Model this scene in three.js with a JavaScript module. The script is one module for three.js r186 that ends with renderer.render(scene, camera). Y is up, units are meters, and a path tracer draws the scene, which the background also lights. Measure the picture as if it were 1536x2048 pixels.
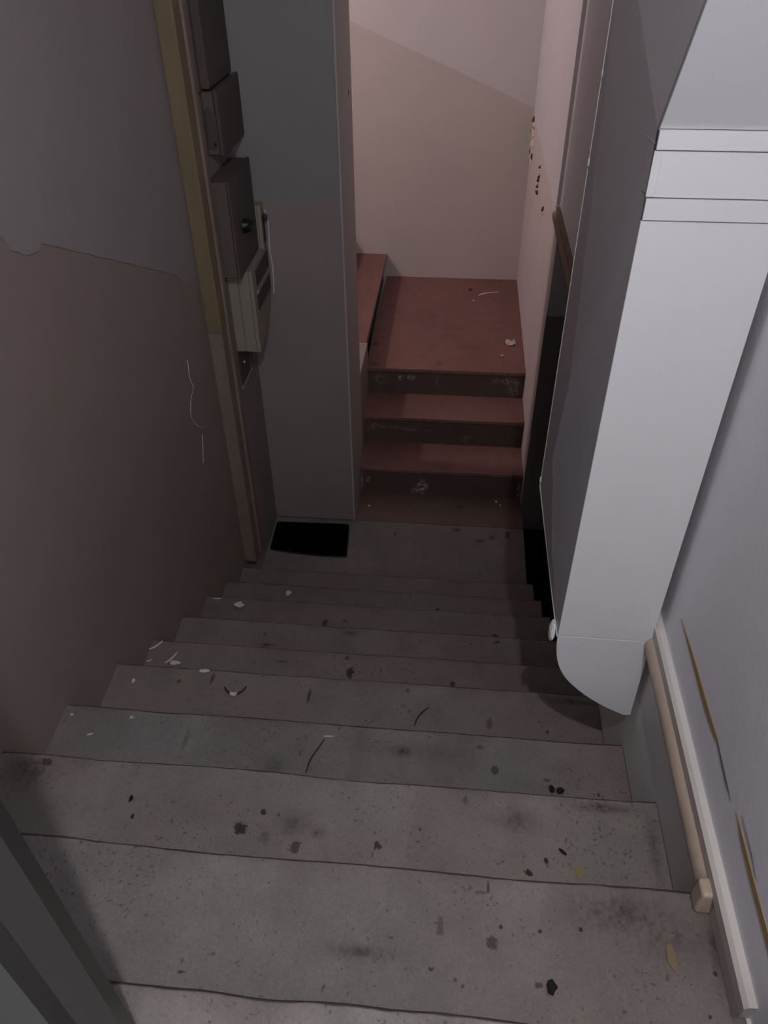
import * as THREE from 'three';
import { RectAreaLightUniformsLib } from 'three/addons/lights/RectAreaLightUniformsLib.js';
import { RoundedBoxGeometry } from 'three/addons/geometries/RoundedBoxGeometry.js';
import { mergeGeometries, toCreasedNormals } from 'three/addons/utils/BufferGeometryUtils.js';

// ---------------------------------------------------------------- camera, light, exposure
const scene = new THREE.Scene();
scene.background = new THREE.Color(0, 0, 0);
const camera = new THREE.PerspectiveCamera(66.64, 0.75, 0.02, 40);
camera.position.set(0, 2.823, 0);
camera.quaternion.setFromRotationMatrix(new THREE.Matrix4().makeBasis(
  new THREE.Vector3(0.9957, -0.0075, -0.0921).normalize(),
  new THREE.Vector3(-0.0528, 0.7715, -0.634).normalize(),
  new THREE.Vector3(0.0758, 0.6362, 0.7678).normalize()));
scene.add(camera);
const renderer = new THREE.WebGLRenderer({ antialias: true });
renderer.toneMapping = THREE.LinearToneMapping;
renderer.toneMappingExposure = 1.0;
renderer.shadowMap.enabled = true;
RectAreaLightUniformsLib.init();

const PENDANT = { at: [0.13, 3.76, 0.22], color: new THREE.Color(1.0, 0.978, 0.99), power: 4.5 };
const ADDED_FILL = { at: [0.2, 2.75, 1.225], size: [0.42, 1.0], color: new THREE.Color(0.90, 0.94, 1.0), power: 6.0 };  // unseen fill light, added to brighten the duct flap and walls
const FLIGHT_LAMP = { at: [-2.1, 3.1, -3.82], color: new THREE.Color(1.0, 0.83, 0.80), power: 4.5 };

// ---------------------------------------------------------------- helpers
let seed = 7;
const rnd = () => { seed = (seed * 1664525 + 1013904223) >>> 0; return seed / 4294967296; };
const rr = (a, b) => a + (b - a) * rnd();
const hash = (x, y) => { let h = Math.imul(x, 374761393) + Math.imul(y, 668265263); h = Math.imul(h ^ (h >>> 13), 1274126177); return ((h ^ (h >>> 16)) >>> 0) / 4294967296; };
const sm = t => t * t * (3 - 2 * t);
function vnoise(x, y, wrap = 0) {
  const xi = Math.floor(x), yi = Math.floor(y), fx = sm(x - xi), fy = sm(y - yi);
  const w = v => wrap ? ((v % wrap) + wrap) % wrap : v;
  const a = hash(w(xi), w(yi)), b = hash(w(xi + 1), w(yi)), c = hash(w(xi), w(yi + 1)), d = hash(w(xi + 1), w(yi + 1));
  return (a + (b - a) * fx) * (1 - fy) + (c + (d - c) * fx) * fy;
}
function fbm(x, y, o = 4) { let s = 0, a = 0.5, t = 0; for (let i = 0; i < o; i++) { s += a * vnoise(x + i * 17.3, y + i * 9.1); t += a; a *= 0.5; x *= 2; y *= 2; } return s / t; }
const enc = v => Math.max(0, Math.min(255, Math.round(255 * Math.pow(Math.max(v, 0), 1 / 2.2))));
function tex(w, h, fn, repeat) {                     // fn(u, v) -> linear rgb
  const d = new Uint8Array(w * h * 4);
  for (let j = 0; j < h; j++) for (let i = 0; i < w; i++) {
    const c = fn((i + 0.5) / w, (j + 0.5) / h, i, j), k = (j * w + i) * 4;
    d[k] = enc(c[0]); d[k + 1] = enc(c[1]); d[k + 2] = enc(c[2]); d[k + 3] = 255;
  }
  const t = new THREE.DataTexture(d, w, h, THREE.RGBAFormat);
  t.colorSpace = THREE.SRGBColorSpace; t.magFilter = THREE.LinearFilter; t.minFilter = THREE.LinearMipmapLinearFilter; t.generateMipmaps = true;
  if (repeat) { t.wrapS = t.wrapT = THREE.RepeatWrapping; t.repeat.set(repeat, repeat); }
  t.needsUpdate = true;
  return t;
}
function wrapNoise(u, v) {                           // tileable fbm on the unit square
  let s = 0, a = 0.5, f = 4, t = 0;
  for (let i = 0; i < 5; i++) { s += a * vnoise(u * f + 0.37, v * f + 0.71, f); t += a; a *= 0.6; f *= 2; }
  return s / t;
}
function greyTex(fn, w = 256) {
  const t = tex(w, w, (u, v, i, j) => { const g = fn(u, v, i, j); return [g, g, g]; }, 1);
  t.colorSpace = THREE.NoColorSpace; return t;
}
const plasterBump = greyTex((u, v, i, j) => Math.pow(0.75 * wrapNoise(u, v) + 0.25 * hash(i, j), 2.2), 512);
plasterBump.repeat.set(1.3, 1.3);
function wallMat(rgb, amp = 0.06, rough = 0.75, bump = 0.0016) {
  const map = tex(512, 512, (u, v, i, j) => {
    const n = 1 + amp * (wrapNoise(u, v) - 0.5) * 2 + amp * 0.35 * (hash(i, j) - 0.5);
    const m = 1 + amp * 0.4 * (wrapNoise(v, u) - 0.5);
    return [rgb[0] * n * m, rgb[1] * n, rgb[2] * n / m];
  }, 0.7);
  return new THREE.MeshStandardMaterial({ map, roughness: rough, bumpMap: plasterBump, bumpScale: bump });
}
const plain = (rgb, rough = 0.7, extra = {}) => new THREE.MeshStandardMaterial({ color: new THREE.Color().setRGB(...rgb), roughness: rough, ...extra });

const names = {};
function numbered(n) { const k = names[n] = (names[n] ?? -1) + 1; return k ? `${n}_${String(k).padStart(3, '0')}` : n; }
function mesh(name, geo, mat, parent = scene) {
  const m = new THREE.Mesh(geo, mat); m.name = numbered(name); m.castShadow = m.receiveShadow = true; parent.add(m); return m;
}
function group(name, pos = [0, 0, 0], turn = 0) {
  const g = new THREE.Group(); g.name = numbered(name); g.position.set(...pos); g.rotation.y = turn; scene.add(g); return g;
}
function tag(o, label, category, grp) { o.userData.label = label; if (category) o.userData.category = category; if (grp) o.userData.group = grp; return o; }
function struct(o, label) { o.userData.kind = 'structure'; if (label) o.userData.label = label; return o; }
const bx = (x0, x1, y0, y1, z0, z1, r = 0) => {      // a box by its faces, uv in metres
  const w = x1 - x0, h = y1 - y0, d = z1 - z0;
  const g = r ? new RoundedBoxGeometry(w, h, d, 2, r) : new THREE.BoxGeometry(w, h, d);
  g.translate((x0 + x1) / 2, (y0 + y1) / 2, (z0 + z1) / 2);
  return metreUV(g);
};
function metreUV(g) {
  const p = g.attributes.position, n = g.attributes.normal, uv = new Float32Array(p.count * 2);
  for (let i = 0; i < p.count; i++) {
    const ax = Math.abs(n.getX(i)), ay = Math.abs(n.getY(i)), az = Math.abs(n.getZ(i));
    if (ax >= ay && ax >= az) { uv[2 * i] = p.getZ(i); uv[2 * i + 1] = p.getY(i); }
    else if (ay >= az) { uv[2 * i] = p.getX(i); uv[2 * i + 1] = p.getZ(i); }
    else { uv[2 * i] = p.getX(i); uv[2 * i + 1] = p.getY(i); }
  }
  g.setAttribute('uv', new THREE.BufferAttribute(uv, 2));
  return g;
}
function slab(pts, depth, bevel = 0) {               // polygon in the local xy plane, thickness behind z = 0
  const s = new THREE.Shape(pts.map(p => new THREE.Vector2(p[0], p[1])));
  const g = new THREE.ExtrudeGeometry(s, { depth, bevelEnabled: bevel > 0, bevelSize: bevel, bevelThickness: bevel, bevelSegments: 2, curveSegments: 12 });
  g.translate(0, 0, -depth);
  return g;
}
// a polygon standing on plane x = c, given as (z, y); thickness goes away from the side it faces
function slabX(c, pts, depth, facing) {              // facing +1 : normal +X, -1 : normal -X
  const g = slab(facing > 0 ? pts.map(([z, y]) => [-z, y]) : pts, depth);
  g.rotateY(facing > 0 ? Math.PI / 2 : -Math.PI / 2);
  g.translate(c, 0, 0);
  return g;
}
function slabZ(c, pts, depth) { const g = slab(pts, depth); g.translate(0, 0, c); return g; }   // faces +Z
function tri(verts, faces) {
  const g = new THREE.BufferGeometry();
  g.setAttribute('position', new THREE.Float32BufferAttribute(verts.flat(), 3));
  g.setIndex(faces.flat());
  const f = g.toNonIndexed(); f.computeVertexNormals();
  return metreUV(f);
}

// ---------------------------------------------------------------- materials
const M = {
  leftLower: wallMat([0.285, 0.232, 0.216], 0.05, 0.55),
  leftUpper: wallMat([0.315, 0.282, 0.286], 0.04, 0.7),
  columnLower: wallMat([0.285, 0.232, 0.228], 0.05, 0.65),
  columnUpper: wallMat([0.25, 0.238, 0.24], 0.04, 0.7),
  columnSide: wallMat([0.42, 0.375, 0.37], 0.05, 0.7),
  backLower: wallMat([0.54, 0.475, 0.45], 0.05, 0.75),
  backUpper: wallMat([0.60, 0.565, 0.56], 0.04, 0.75),
  nicheLower: wallMat([0.70, 0.63, 0.62], 0.05, 0.7),
  nicheUpper: wallMat([0.74, 0.71, 0.74], 0.04, 0.7),
  partition: wallMat([0.80, 0.80, 0.86], 0.03, 0.55),
  panelGrey: wallMat([0.28, 0.28, 0.28], 0.05, 0.6), panelSide: wallMat([0.68, 0.67, 0.67], 0.05, 0.6),
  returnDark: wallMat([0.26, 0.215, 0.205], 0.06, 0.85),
  shadeBlack: plain([0.006, 0.006, 0.006], 0.95),  // black that paints in the darkness of the recess and nail hole
  ceiling: wallMat([0.22, 0.21, 0.21], 0.03, 0.85),
  duct: wallMat([0.60, 0.598, 0.615], 0.025, 0.5, 0.0004),
  ductSide: wallMat([0.56, 0.555, 0.60], 0.03, 0.45, 0.0004),
  hoodSideLit: wallMat([0.70, 0.71, 0.76], 0.03, 0.45, 0.0004),  // lighter copy of the duct white, painting the light on the hood side
  seam: plain([0.17, 0.165, 0.165], 0.8),
  edgeWhite: plain([0.72, 0.71, 0.70], 0.7),
  yellowWood: null, tanWood: null, paleWood: null,
  aluminium: plain([0.10, 0.10, 0.096], 0.38, { metalness: 0.85 }),
  glintMetal: plain([0.40, 0.40, 0.39], 0.4, { metalness: 0.6 }),  // lighter tone for the highlight drawn on the door stile
  rubber: plain([0.012, 0.011, 0.011], 0.85),
  glassPanel: plain([0.075, 0.078, 0.076], 0.3, { metalness: 0.2 }),
  boxBrown: wallMat([0.085, 0.062, 0.055], 0.08, 0.6),
  boxBrownSide: wallMat([0.115, 0.088, 0.078], 0.08, 0.6),
  bakelite: plain([0.006, 0.006, 0.006], 0.4),
  meter: wallMat([0.30, 0.265, 0.22], 0.06, 0.55),
  meterDark: plain([0.05, 0.04, 0.038], 0.5),
  mat: plain([0.0035, 0.0035, 0.0035], 1.0, {}),
  flake: plain([0.60, 0.56, 0.53], 0.8, { side: THREE.DoubleSide }),
  peel: plain([0.85, 0.80, 0.76], 0.8, { side: THREE.DoubleSide }),
  paper: plain([0.62, 0.57, 0.52], 0.85, { side: THREE.DoubleSide }),
  twig: plain([0.035, 0.027, 0.024], 0.9),
  crumb: plain([0.012, 0.011, 0.011], 0.9),
  tape: plain([0.27, 0.215, 0.10], 0.6),
  tapeTan: plain([0.24, 0.175, 0.105], 0.6),
  gouge: plain([0.34, 0.23, 0.11], 0.85),
  lampGlass: new THREE.MeshStandardMaterial({ color: 0xffffff, emissive: new THREE.Color(1, 0.85, 0.75), emissiveIntensity: 3 }),
  fillGlow: new THREE.MeshStandardMaterial({ color: 0xffffff, emissive: new THREE.Color(0.9, 0.94, 1), emissiveIntensity: 1.5 }),  // glow for the added fill window
  panelGlow: new THREE.MeshStandardMaterial({ color: 0xffffff, emissive: new THREE.Color(0.95, 0.97, 1), emissiveIntensity: 3 }),
};
M.mat.specularIntensity = 0;
function woodMat(rgb, amp, rough = 0.65) {
  const map = tex(256, 256, (u, v, i, j) => {
    const g = 1 + amp * (vnoise(u * 26 + 3 * vnoise(v * 3, u * 2, 0), v * 2.2) - 0.5) + amp * 0.5 * (wrapNoise(u, v) - 0.5);
    return [rgb[0] * g, rgb[1] * g, rgb[2] * g];
  }, 2);
  return new THREE.MeshStandardMaterial({ map, roughness: rough });
}
M.yellowWood = woodMat([0.20, 0.148, 0.085], 0.25);
M.yellowWoodLow = woodMat([0.22, 0.165, 0.135], 0.25);
M.tanWood = woodMat([0.47, 0.37, 0.30], 0.18, 0.55);
M.paleWood = woodMat([0.62, 0.585, 0.56], 0.12, 0.6);
M.stickWood = woodMat([0.24, 0.175, 0.135], 0.3, 0.8);

// ---------------------------------------------------------------- the stairwell shell
const TOP = 4.2, FLOOR = 1.7277;                     // ceiling, upper landing
const wallX = z => -0.895 + (z + 0.5) * (0.075 / 2.3);   // the left wall leans out a little on its way down

// left wall: local x runs down the stairwell, local z faces the stairs
const leftTurn = Math.PI / 2 + Math.atan2(0.075, 2.3);
const leftScale = Math.hypot(0.075, 2.3) / 2.3;
const wl = struct(group('wall_left', [wallX(0), 0, 0], leftTurn), 'plastered left stairwell wall with a dark lower coat of paint');
const ls = z => -z * leftScale;                      // distance along the wall for a world z
mesh('plaster', slab([[ls(1.32), -0.2], [ls(-2.79), -0.2], [ls(-2.79), TOP], [ls(1.32), TOP]], 0.12), M.leftLower, wl);
{ // upper coat: ragged lower edge with one drooping patch
  const e = [[-2.74, 1.66], [-2.69, 1.655], [-2.655, 1.672], [-2.61, 1.676], [-2.565, 1.698], [-2.545, 1.722]];
  for (let i = 1; i <= 16; i++) { const t = i / 16, z = -2.545 + t * 0.89; e.push([z, 1.735 + t * 0.447 + 0.002 * Math.sin(i * 2.7)]); }
  e.push([-1.635, 2.172], [-1.605, 2.177], [-1.57, 2.186], [-1.55, 2.202], [-1.525, 2.214], [-1.505, 2.252], [-1.40, 2.30], [-1.1, 2.44], [-0.5, 2.74], [0.4, 3.2], [1.3, 3.6]);
  const pts = e.map(([z, y]) => [ls(z), y]); pts.push([ls(1.3), TOP], [ls(-2.74), TOP]);
  const g = slab(pts, 0.0018); g.translate(0, 0, 0.0018);
  mesh('paint_coat', g, M.leftUpper, wl);
}
function sliverGeo(pts, w, t = 0.0012, curl = 0.003) {    // a thin curled strip along pts, lying with its width across up
  const c = new THREE.CatmullRomCurve3(pts.map(p => new THREE.Vector3(...p)));
  const n = 14, v = [], f = [];
  for (let i = 0; i <= n; i++) {
    const p = c.getPoint(i / n), tg = c.getTangent(i / n), up = new THREE.Vector3(0, 1, 0);
    const s = new THREE.Vector3().crossVectors(tg, up).normalize();
    if (s.lengthSq() < 0.2) s.set(0, 0, 1);
    const k = w * (0.35 + 0.65 * Math.sin(Math.PI * (0.08 + 0.84 * i / n))) / 2;
    const u = new THREE.Vector3().crossVectors(s, tg).normalize();
    const lift = curl * Math.pow(Math.abs(i / n - 0.5) * 2, 2);
    for (const [a, b] of [[-1, 0], [0, 1], [1, 0], [0, -0.2]]) {
      const q = p.clone().addScaledVector(s, a * k).addScaledVector(u, b * t + lift + t * 0.2);
      v.push(q.x, q.y, q.z);
    }
    if (i) for (let a = 0; a < 4; a++) { const b = (a + 1) % 4, A = (i - 1) * 4, B = i * 4; f.push(A + a, A + b, B + a, A + b, B + b, B + a); }
  }
  f.push(0, 2, 1, 0, 3, 2); const e = n * 4; f.push(e, e + 1, e + 2, e, e + 2, e + 3);
  const g = new THREE.BufferGeometry(); g.setAttribute('position', new THREE.Float32BufferAttribute(v, 3)); g.setIndex(f);
  const o = g.toNonIndexed(); o.computeVertexNormals(); o.setAttribute('uv', new THREE.BufferAttribute(new Float32Array(o.attributes.position.count * 2), 2));
  return o;
}
{ // curled paint slivers peeling off the left wall (local coordinates)
  const P = (z, y, o) => [ls(z), y, o];
  const mk = (pts, w) => {
    const c = new THREE.CatmullRomCurve3(pts.map(p => new THREE.Vector3(...p)));
    const gs = [];
    const n = 18, v = [], f = [];
    for (let i = 0; i <= n; i++) {
      const p = c.getPoint(i / n), k = w * (0.2 + 0.8 * Math.pow(Math.sin(Math.PI * i / n), 0.7) * (0.55 + 0.45 * Math.sin(i * 1.3)));
      v.push(p.x - k / 2, p.y, p.z, p.x + k / 2, p.y, p.z, p.x, p.y, p.z + 0.0015);
      if (i) { const A = (i - 1) * 3, B = i * 3; for (const [a, b] of [[0, 1], [1, 2], [2, 0]]) f.push(A + a, A + b, B + a, A + b, B + b, B + a); }
    }
    const g = new THREE.BufferGeometry(); g.setAttribute('position', new THREE.Float32BufferAttribute(v, 3)); g.setIndex(f); g.computeVertexNormals();
    return g;
  };
  mesh('paint_peel', mk([P(-2.465, 1.45, 0.001), P(-2.44, 1.38, 0.006), P(-2.455, 1.345, 0.008), P(-2.415, 1.315, 0.004), P(-2.385, 1.265, 0.003), P(-2.42, 1.2, 0.005), P(-2.50, 1.13, 0.006)], 0.009), M.peel, wl);
  mesh('paint_peel', mk([P(-2.475, 1.12, 0.001), P(-2.45, 1.085, 0.004), P(-2.42, 1.02, 0.002)], 0.006), M.peel, wl);
}

// corner post: two lengths of yellowed timber butted together
const tr = struct(group('trim_1'), 'yellowed timber corner post at the end of the left wall');
mesh('post_length', bx(-0.985, -0.912, 1.405, TOP, -2.86, -2.765, 0.004), M.yellowWood, tr);
mesh('post_length', bx(-0.985, -0.914, 0.165, 1.403, -2.86, -2.767, 0.004), M.yellowWoodLow, tr);
mesh('bead', bx(-0.925, -0.902, 0.165, TOP, -2.875, -2.835, 0.006), M.yellowWoodLow, tr);

struct(mesh('wall_left_far', bx(-1.06, -0.935, -0.2, TOP, -3.4, -2.86), M.columnLower), 'short dark wall beside the landing that carries the boxes');

const col = struct(group('column'), 'square plastered pier between the two flights');
mesh('plaster', bx(-0.99, -0.49, 0.012, TOP, -3.71, -3.31), M.columnLower, col);
mesh('paint_coat', slabZ(-3.3085, [[-0.935, 1.745], [-0.4995, 1.75], [-0.4995, TOP], [-0.935, TOP]], 0.0015), M.columnUpper, col);
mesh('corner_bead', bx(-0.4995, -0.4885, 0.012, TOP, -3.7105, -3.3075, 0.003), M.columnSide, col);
{ const g = new THREE.SphereGeometry(0.009, 8, 6); g.scale(0.25, 1.3, 0.7); g.translate(-0.4885, 2.105, -3.6); mesh('nail_hole', g, M.shadeBlack, col); }

// back wall, painted above a slanting line
const wb = struct(group('wall_back'), 'back wall of the lower flight with a slanting paint line');
mesh('plaster', slabZ(-5.46, [[-2.9, -0.2], [0.62, -0.2], [0.62, TOP], [-2.9, TOP]], 0.12), M.backLower, wb);
mesh('paint_coat', slabZ(-5.4582, [[0.44, 1.655], [0.40, 1.672], [0.2, 1.757], [-0.1, 1.879], [-0.4, 1.997], [-0.725, 2.126], [-1.6, 2.475], [-2.78, 2.95], [-2.78, TOP], [0.44, TOP]], 0.0018), M.backUpper, wb);

// right wall: lower-flight wall, upper partition, grey panel under the ledge, return into the dark recess
const wn = struct(group('wall_right_far'), 'right wall of the lower flight with gouged plaster');
mesh('plaster', slabX(0.44, [[-5.46, -0.2], [-3.53, -0.2], [-3.53, 1.1], [-3.50, 1.3], [-3.50, 1.56], [-3.675, 1.64], [-3.675, TOP], [-5.46, TOP]], 0.16, -1), M.nicheLower, wn);
mesh('paint_coat', slabX(0.4385, [[-5.458, 1.63], [-5.2, 1.618], [-4.6, 1.622], [-4.1, 1.606], [-3.78, 1.598], [-3.676, 1.60], [-3.676, TOP], [-5.458, TOP]], 0.0015, -1), M.nicheUpper, wn);
{ // gouged plaster
  const lump = (z, y, sy, sz, mat) => {
    const g = new THREE.IcosahedronGeometry(1, 2), p = g.attributes.position;
    for (let i = 0; i < p.count; i++) { const k = 0.7 + 0.6 * fbm(p.getX(i) * 2.3 + z * 31, p.getY(i) * 2.3 + p.getZ(i) * 2 + y * 17, 3); p.setXYZ(i, p.getX(i) * 0.012 * k, p.getY(i) * sy * 1.25 * k, p.getZ(i) * sz * 2 * k); }
    g.computeVertexNormals(); g.translate(0.4395, y, z); return mesh('gouge', g, mat, wn);
  };
  const pale = plain([0.72, 0.66, 0.56], 0.9), dk = plain([0.09, 0.06, 0.04], 0.95), ochre = plain([0.40, 0.30, 0.17], 0.95);
  for (let i = 0; i < 34; i++) { // a broken-out patch by the inner corner: crumbly pale rim, dark and ochre core
    const t = i / 33, core = Math.sin(Math.PI * t), z = -5.40 + 0.16 * t * 0.6 + rr(-0.05, 0.06) * (0.4 + core), q = rnd();
    lump(z, 1.60 - 0.23 * t + rr(-0.01, 0.01), rr(0.008, 0.02), rr(0.006, 0.012), q < 0.55 ? pale : q < 0.78 ? ochre : dk);
  }
  for (let i = 0; i < 13; i++) { // a thin crack running down
    const t = i / 12, q = rnd();
    lump(-4.655 + 0.02 * Math.sin(t * 7) + rr(-0.012, 0.012), 1.53 - 0.13 * t, rr(0.006, 0.012), rr(0.003, 0.007), q < 0.45 ? dk : pale);
  }
  lump(-4.67, 1.395, 0.014, 0.012, dk); lump(-4.22, 1.44, 0.016, 0.003, dk); lump(-4.21, 1.425, 0.01, 0.003, pale);

}
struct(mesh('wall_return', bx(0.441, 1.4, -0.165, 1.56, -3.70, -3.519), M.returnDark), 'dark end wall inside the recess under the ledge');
const wp = struct(group('wall_right'), 'white boarded partition above the right-hand ledge with split gaps');
mesh('board', slabX(0.455, [[-3.705, 1.6], [1.32, 1.6], [1.32, TOP], [-3.705, TOP]], 0.12, -1), M.partition, wp);
{ // splits in the boarding that bare the wood: long tapered slivers
  const split = (pts, mat = M.gouge) => mesh('split', slabX(0.4535, pts, 0.0012, -1), mat, wp);
  split([[-1.045, 1.737], [-0.96, 1.746], [-0.89, 1.748], [-0.83, 1.749], [-0.775, 1.752], [-0.765, 1.746], [-0.79, 1.737], [-0.85, 1.731], [-0.93, 1.733]]);
  split([[-0.775, 1.752], [-0.69, 1.741], [-0.672, 1.738], [-0.70, 1.735], [-0.765, 1.744]], M.seam);
  split([[-0.648, 1.747], [-0.60, 1.745], [-0.55, 1.743], [-0.50, 1.742], [-0.40, 1.743], [-0.40, 1.725], [-0.47, 1.726], [-0.55, 1.728], [-0.61, 1.733]]);
  split([[-0.635, 1.762], [-0.58, 1.760], [-0.545, 1.752], [-0.57, 1.756]], M.seam);
}
struct(mesh('wall_right_lower', slabX(0.4555, [[-1.95, -0.2], [1.32, -0.2], [1.32, 1.6], [-1.95, 1.6]], 0.1, -1), M.panelSide), 'grey panel between the right ends of the treads and the ledge');
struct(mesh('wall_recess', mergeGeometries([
  bx(0.4555, 1.45, -1.3, 1.56, -1.95, -1.85), bx(1.4, 1.5, -1.3, 1.56, -3.7, -1.85), bx(0.2, 1.5, -1.4, -1.3, -3.7, -1.85), bx(0.44, 1.4, -1.3, -0.165, -3.70, -3.525), bx(0.6, 1.5, 1.56, 1.64, -3.7, -1.85)]), M.shadeBlack), 'black recess beneath the ledge beside the lower treads');
// shell behind the camera and above
struct(mesh('wall_front', bx(-1.1, 0.62, 1.5, TOP, 1.25, 1.37), M.ceiling), 'wall behind the upper landing');
struct(mesh('wall_flight_end', bx(-2.9, -2.78, -0.2, TOP, -5.58, -3.5), M.backUpper), 'end wall of the side flight');
struct(mesh('wall_flight_side', bx(-2.9, -0.99, -0.2, TOP, -3.71, -3.5), M.backUpper), 'near wall of the side flight');
struct(mesh('ceiling', bx(-2.95, 1.6, TOP, TOP + 0.1, -5.6, 1.4), M.ceiling), 'ceiling over the stairwell');
struct(mesh('floor_upper', bx(-1.0, 0.46, 1.55, FLOOR - 0.036, -0.334, 1.3), M.panelGrey), 'slab of the upper landing');

// ---------------------------------------------------------------- the near stair
const NZ = [-0.354, -0.618, -0.877, -1.127, -1.40, -1.642, -1.906, -2.181, -2.442, -2.715, -2.99];
const TY = NZ.map((_, k) => 1.7277 - k * 0.17277);
TY[10] = 0;
const STAINS = {
  1: [[0.11, -0.514, 0.0092, 0.0102, 0.7], [0.029, -0.528, 0.0054, 0.015, 0.5], [0.123, -0.538, 0.0031, 0.0037, 0.9], [0.183, -0.537, 0.0031, 0.003, 0.9], [0.246, -0.544, 0.0039, 0.0038, 0.9], [0.177, -0.46, 0.0059, 0.0041, 0.7], [0.438, -0.498, 0.0037, 0.0043, 0.9], [0.417, -0.439, 0.0028, 0.0026, 0.9], [-0.354, -0.431, 0.006, 0.0028, 0.8], [0.309, -0.572, 0.0861, 0.0358, 0.35], [0.373, -0.54, 0.0687, 0.0384, 0.25], [-0.091, -0.481, 0.0455, 0.0107, 0.35], [0.018, -0.467, 0.0045, 0.0028, 0.8], [0.054, -0.456, 0.003, 0.0034, 0.6], [0.065, -0.448, 0.0029, 0.0027, 0.7], [0.104, -0.599, 0.0024, 0.0114, 0.8], [-0.273, -0.61, 0.0167, 0.0034, 0.35], [0.446, -0.532, 0.0106, 0.0539, 0.35]],
  2: [[0.193, -0.712, 0.0084, 0.0066, 1.0], [-0.362, -0.748, 0.0137, 0.0125, 0.9], [-0.324, -0.785, 0.005, 0.0064, 0.9], [-0.293, -0.783, 0.003, 0.0043, 0.6], [-0.312, -0.736, 0.0097, 0.0143, 0.4], [-0.248, -0.721, 0.0115, 0.012, 0.7], [-0.257, -0.766, 0.0294, 0.0263, 0.25], [-0.092, -0.74, 0.0077, 0.009, 0.85], [0.228, -0.737, 0.0047, 0.0068, 1.0], [-0.21, -0.755, 0.0146, 0.0103, 0.4], [-0.581, -0.755, 0.004, 0.0055, 1.0], [0.172, -0.814, 0.049, 0.0266, 0.3], [0.351, -0.856, 0.0594, 0.011, 0.55], [0.074, -0.848, 0.006, 0.0088, 0.5], [-0.013, -0.779, 0.0029, 0.0031, 0.7], [-0.834, -0.837, 0.0575, 0.0379, 0.4], [-0.8, -0.858, 0.0127, 0.0088, 0.8], [0.434, -0.777, 0.0114, 0.0735, 0.25]],
  3: [[0.151, -1.032, 0.0093, 0.0132, 0.7], [-0.067, -1.066, 0.0297, 0.0165, 0.5], [0.117, -1.092, 0.0095, 0.0069, 0.5], [-0.365, -0.993, 0.0234, 0.0267, 0.3], [0.27, -1.017, 0.0069, 0.0039, 0.7], [0.382, -0.989, 0.0045, 0.005, 0.8], [-0.589, -1.051, 0.006, 0.0289, 0.35], [-0.037, -1.069, 0.1424, 0.0276, 0.15]],
  4: [[-0.634, -1.366, 0.0057, 0.0183, 0.7], [-0.727, -1.349, 0.0057, 0.0073, 0.8], [-0.348, -1.331, 0.0042, 0.0278, 0.8], [0.154, -1.281, 0.0081, 0.0194, 0.5], [-0.074, -1.372, 0.0056, 0.0052, 0.6], [0.309, -1.268, 0.0053, 0.0064, 0.8], [0.392, -1.373, 0.083, 0.0103, 0.4]],
  5: [[-0.267, -1.561, 0.0127, 0.0241, 0.9], [-0.283, -1.62, 0.0097, 0.0083, 0.7], [0.057, -1.544, 0.0078, 0.0117, 0.8], [-0.489, -1.586, 0.0241, 0.0062, 0.4]],
  6: [[-0.31, -1.877, 0.0217, 0.012, 0.95], [0.217, -1.878, 0.0089, 0.0071, 0.8], [-0.6, -1.796, 0.0322, 0.007, 0.7], [-0.62, -1.846, 0.0054, 0.0072, 0.6]],
  7: [[0.226, -2.062, 0.0117, 0.0077, 0.8], [-0.445, -2.075, 0.0119, 0.0161, 0.8], [-0.367, -2.093, 0.01, 0.0081, 0.5]],
  8: [[-0.003, -2.348, 0.0087, 0.0089, 0.8]],
  11: [[0.207, -3.204, 0.0272, 0.0206, 0.8], [0.275, -3.238, 0.0218, 0.0167, 0.7], [0.358, -3.266, 0.0137, 0.0337, 0.6], [0.084, -3.285, 0.0276, 0.017, 0.6], [-0.258, -3.223, 0.011, 0.0168, 0.5], [0.094, -3.488, 0.0229, 0.0183, 0.9]],
  22: [[-0.073, -4.183, 0.024, 0.0185, 0.7], [-0.481, -4.401, 0.025, 0.0267, 0.7], [-0.455, -4.147, 0.03, 0.0184, 0.6], [0.105, -5.267, 0.0141, 0.0256, 0.9]],
};
function stainAt(list, x, z) {
  let d = 0;
  if (list) for (const [sx, sz, rx, rz, s] of list) {
    const a = (x - sx) / rx, b = (z - sz) / rz; if (Math.abs(a) > 2 || Math.abs(b) > 2) continue;
    const q = Math.hypot(a, b);
    if (rx > 0.02 || s < 0.45) { const e = Math.exp(-q * q * 1.2) * (0.35 + 1.3 * Math.pow(fbm(x * 150, z * 150, 3), 1.6)); d = Math.max(d, Math.min(0.8, s * 1.7) * e); }
    else { const e = q + 1.1 * (fbm(x * 260, z * 260, 3) - 0.5); d = Math.max(d, s * (1 - THREE.MathUtils.smoothstep(e, 0.75, 1.15))); }
  }
  return Math.min(1, d);
}
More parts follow.
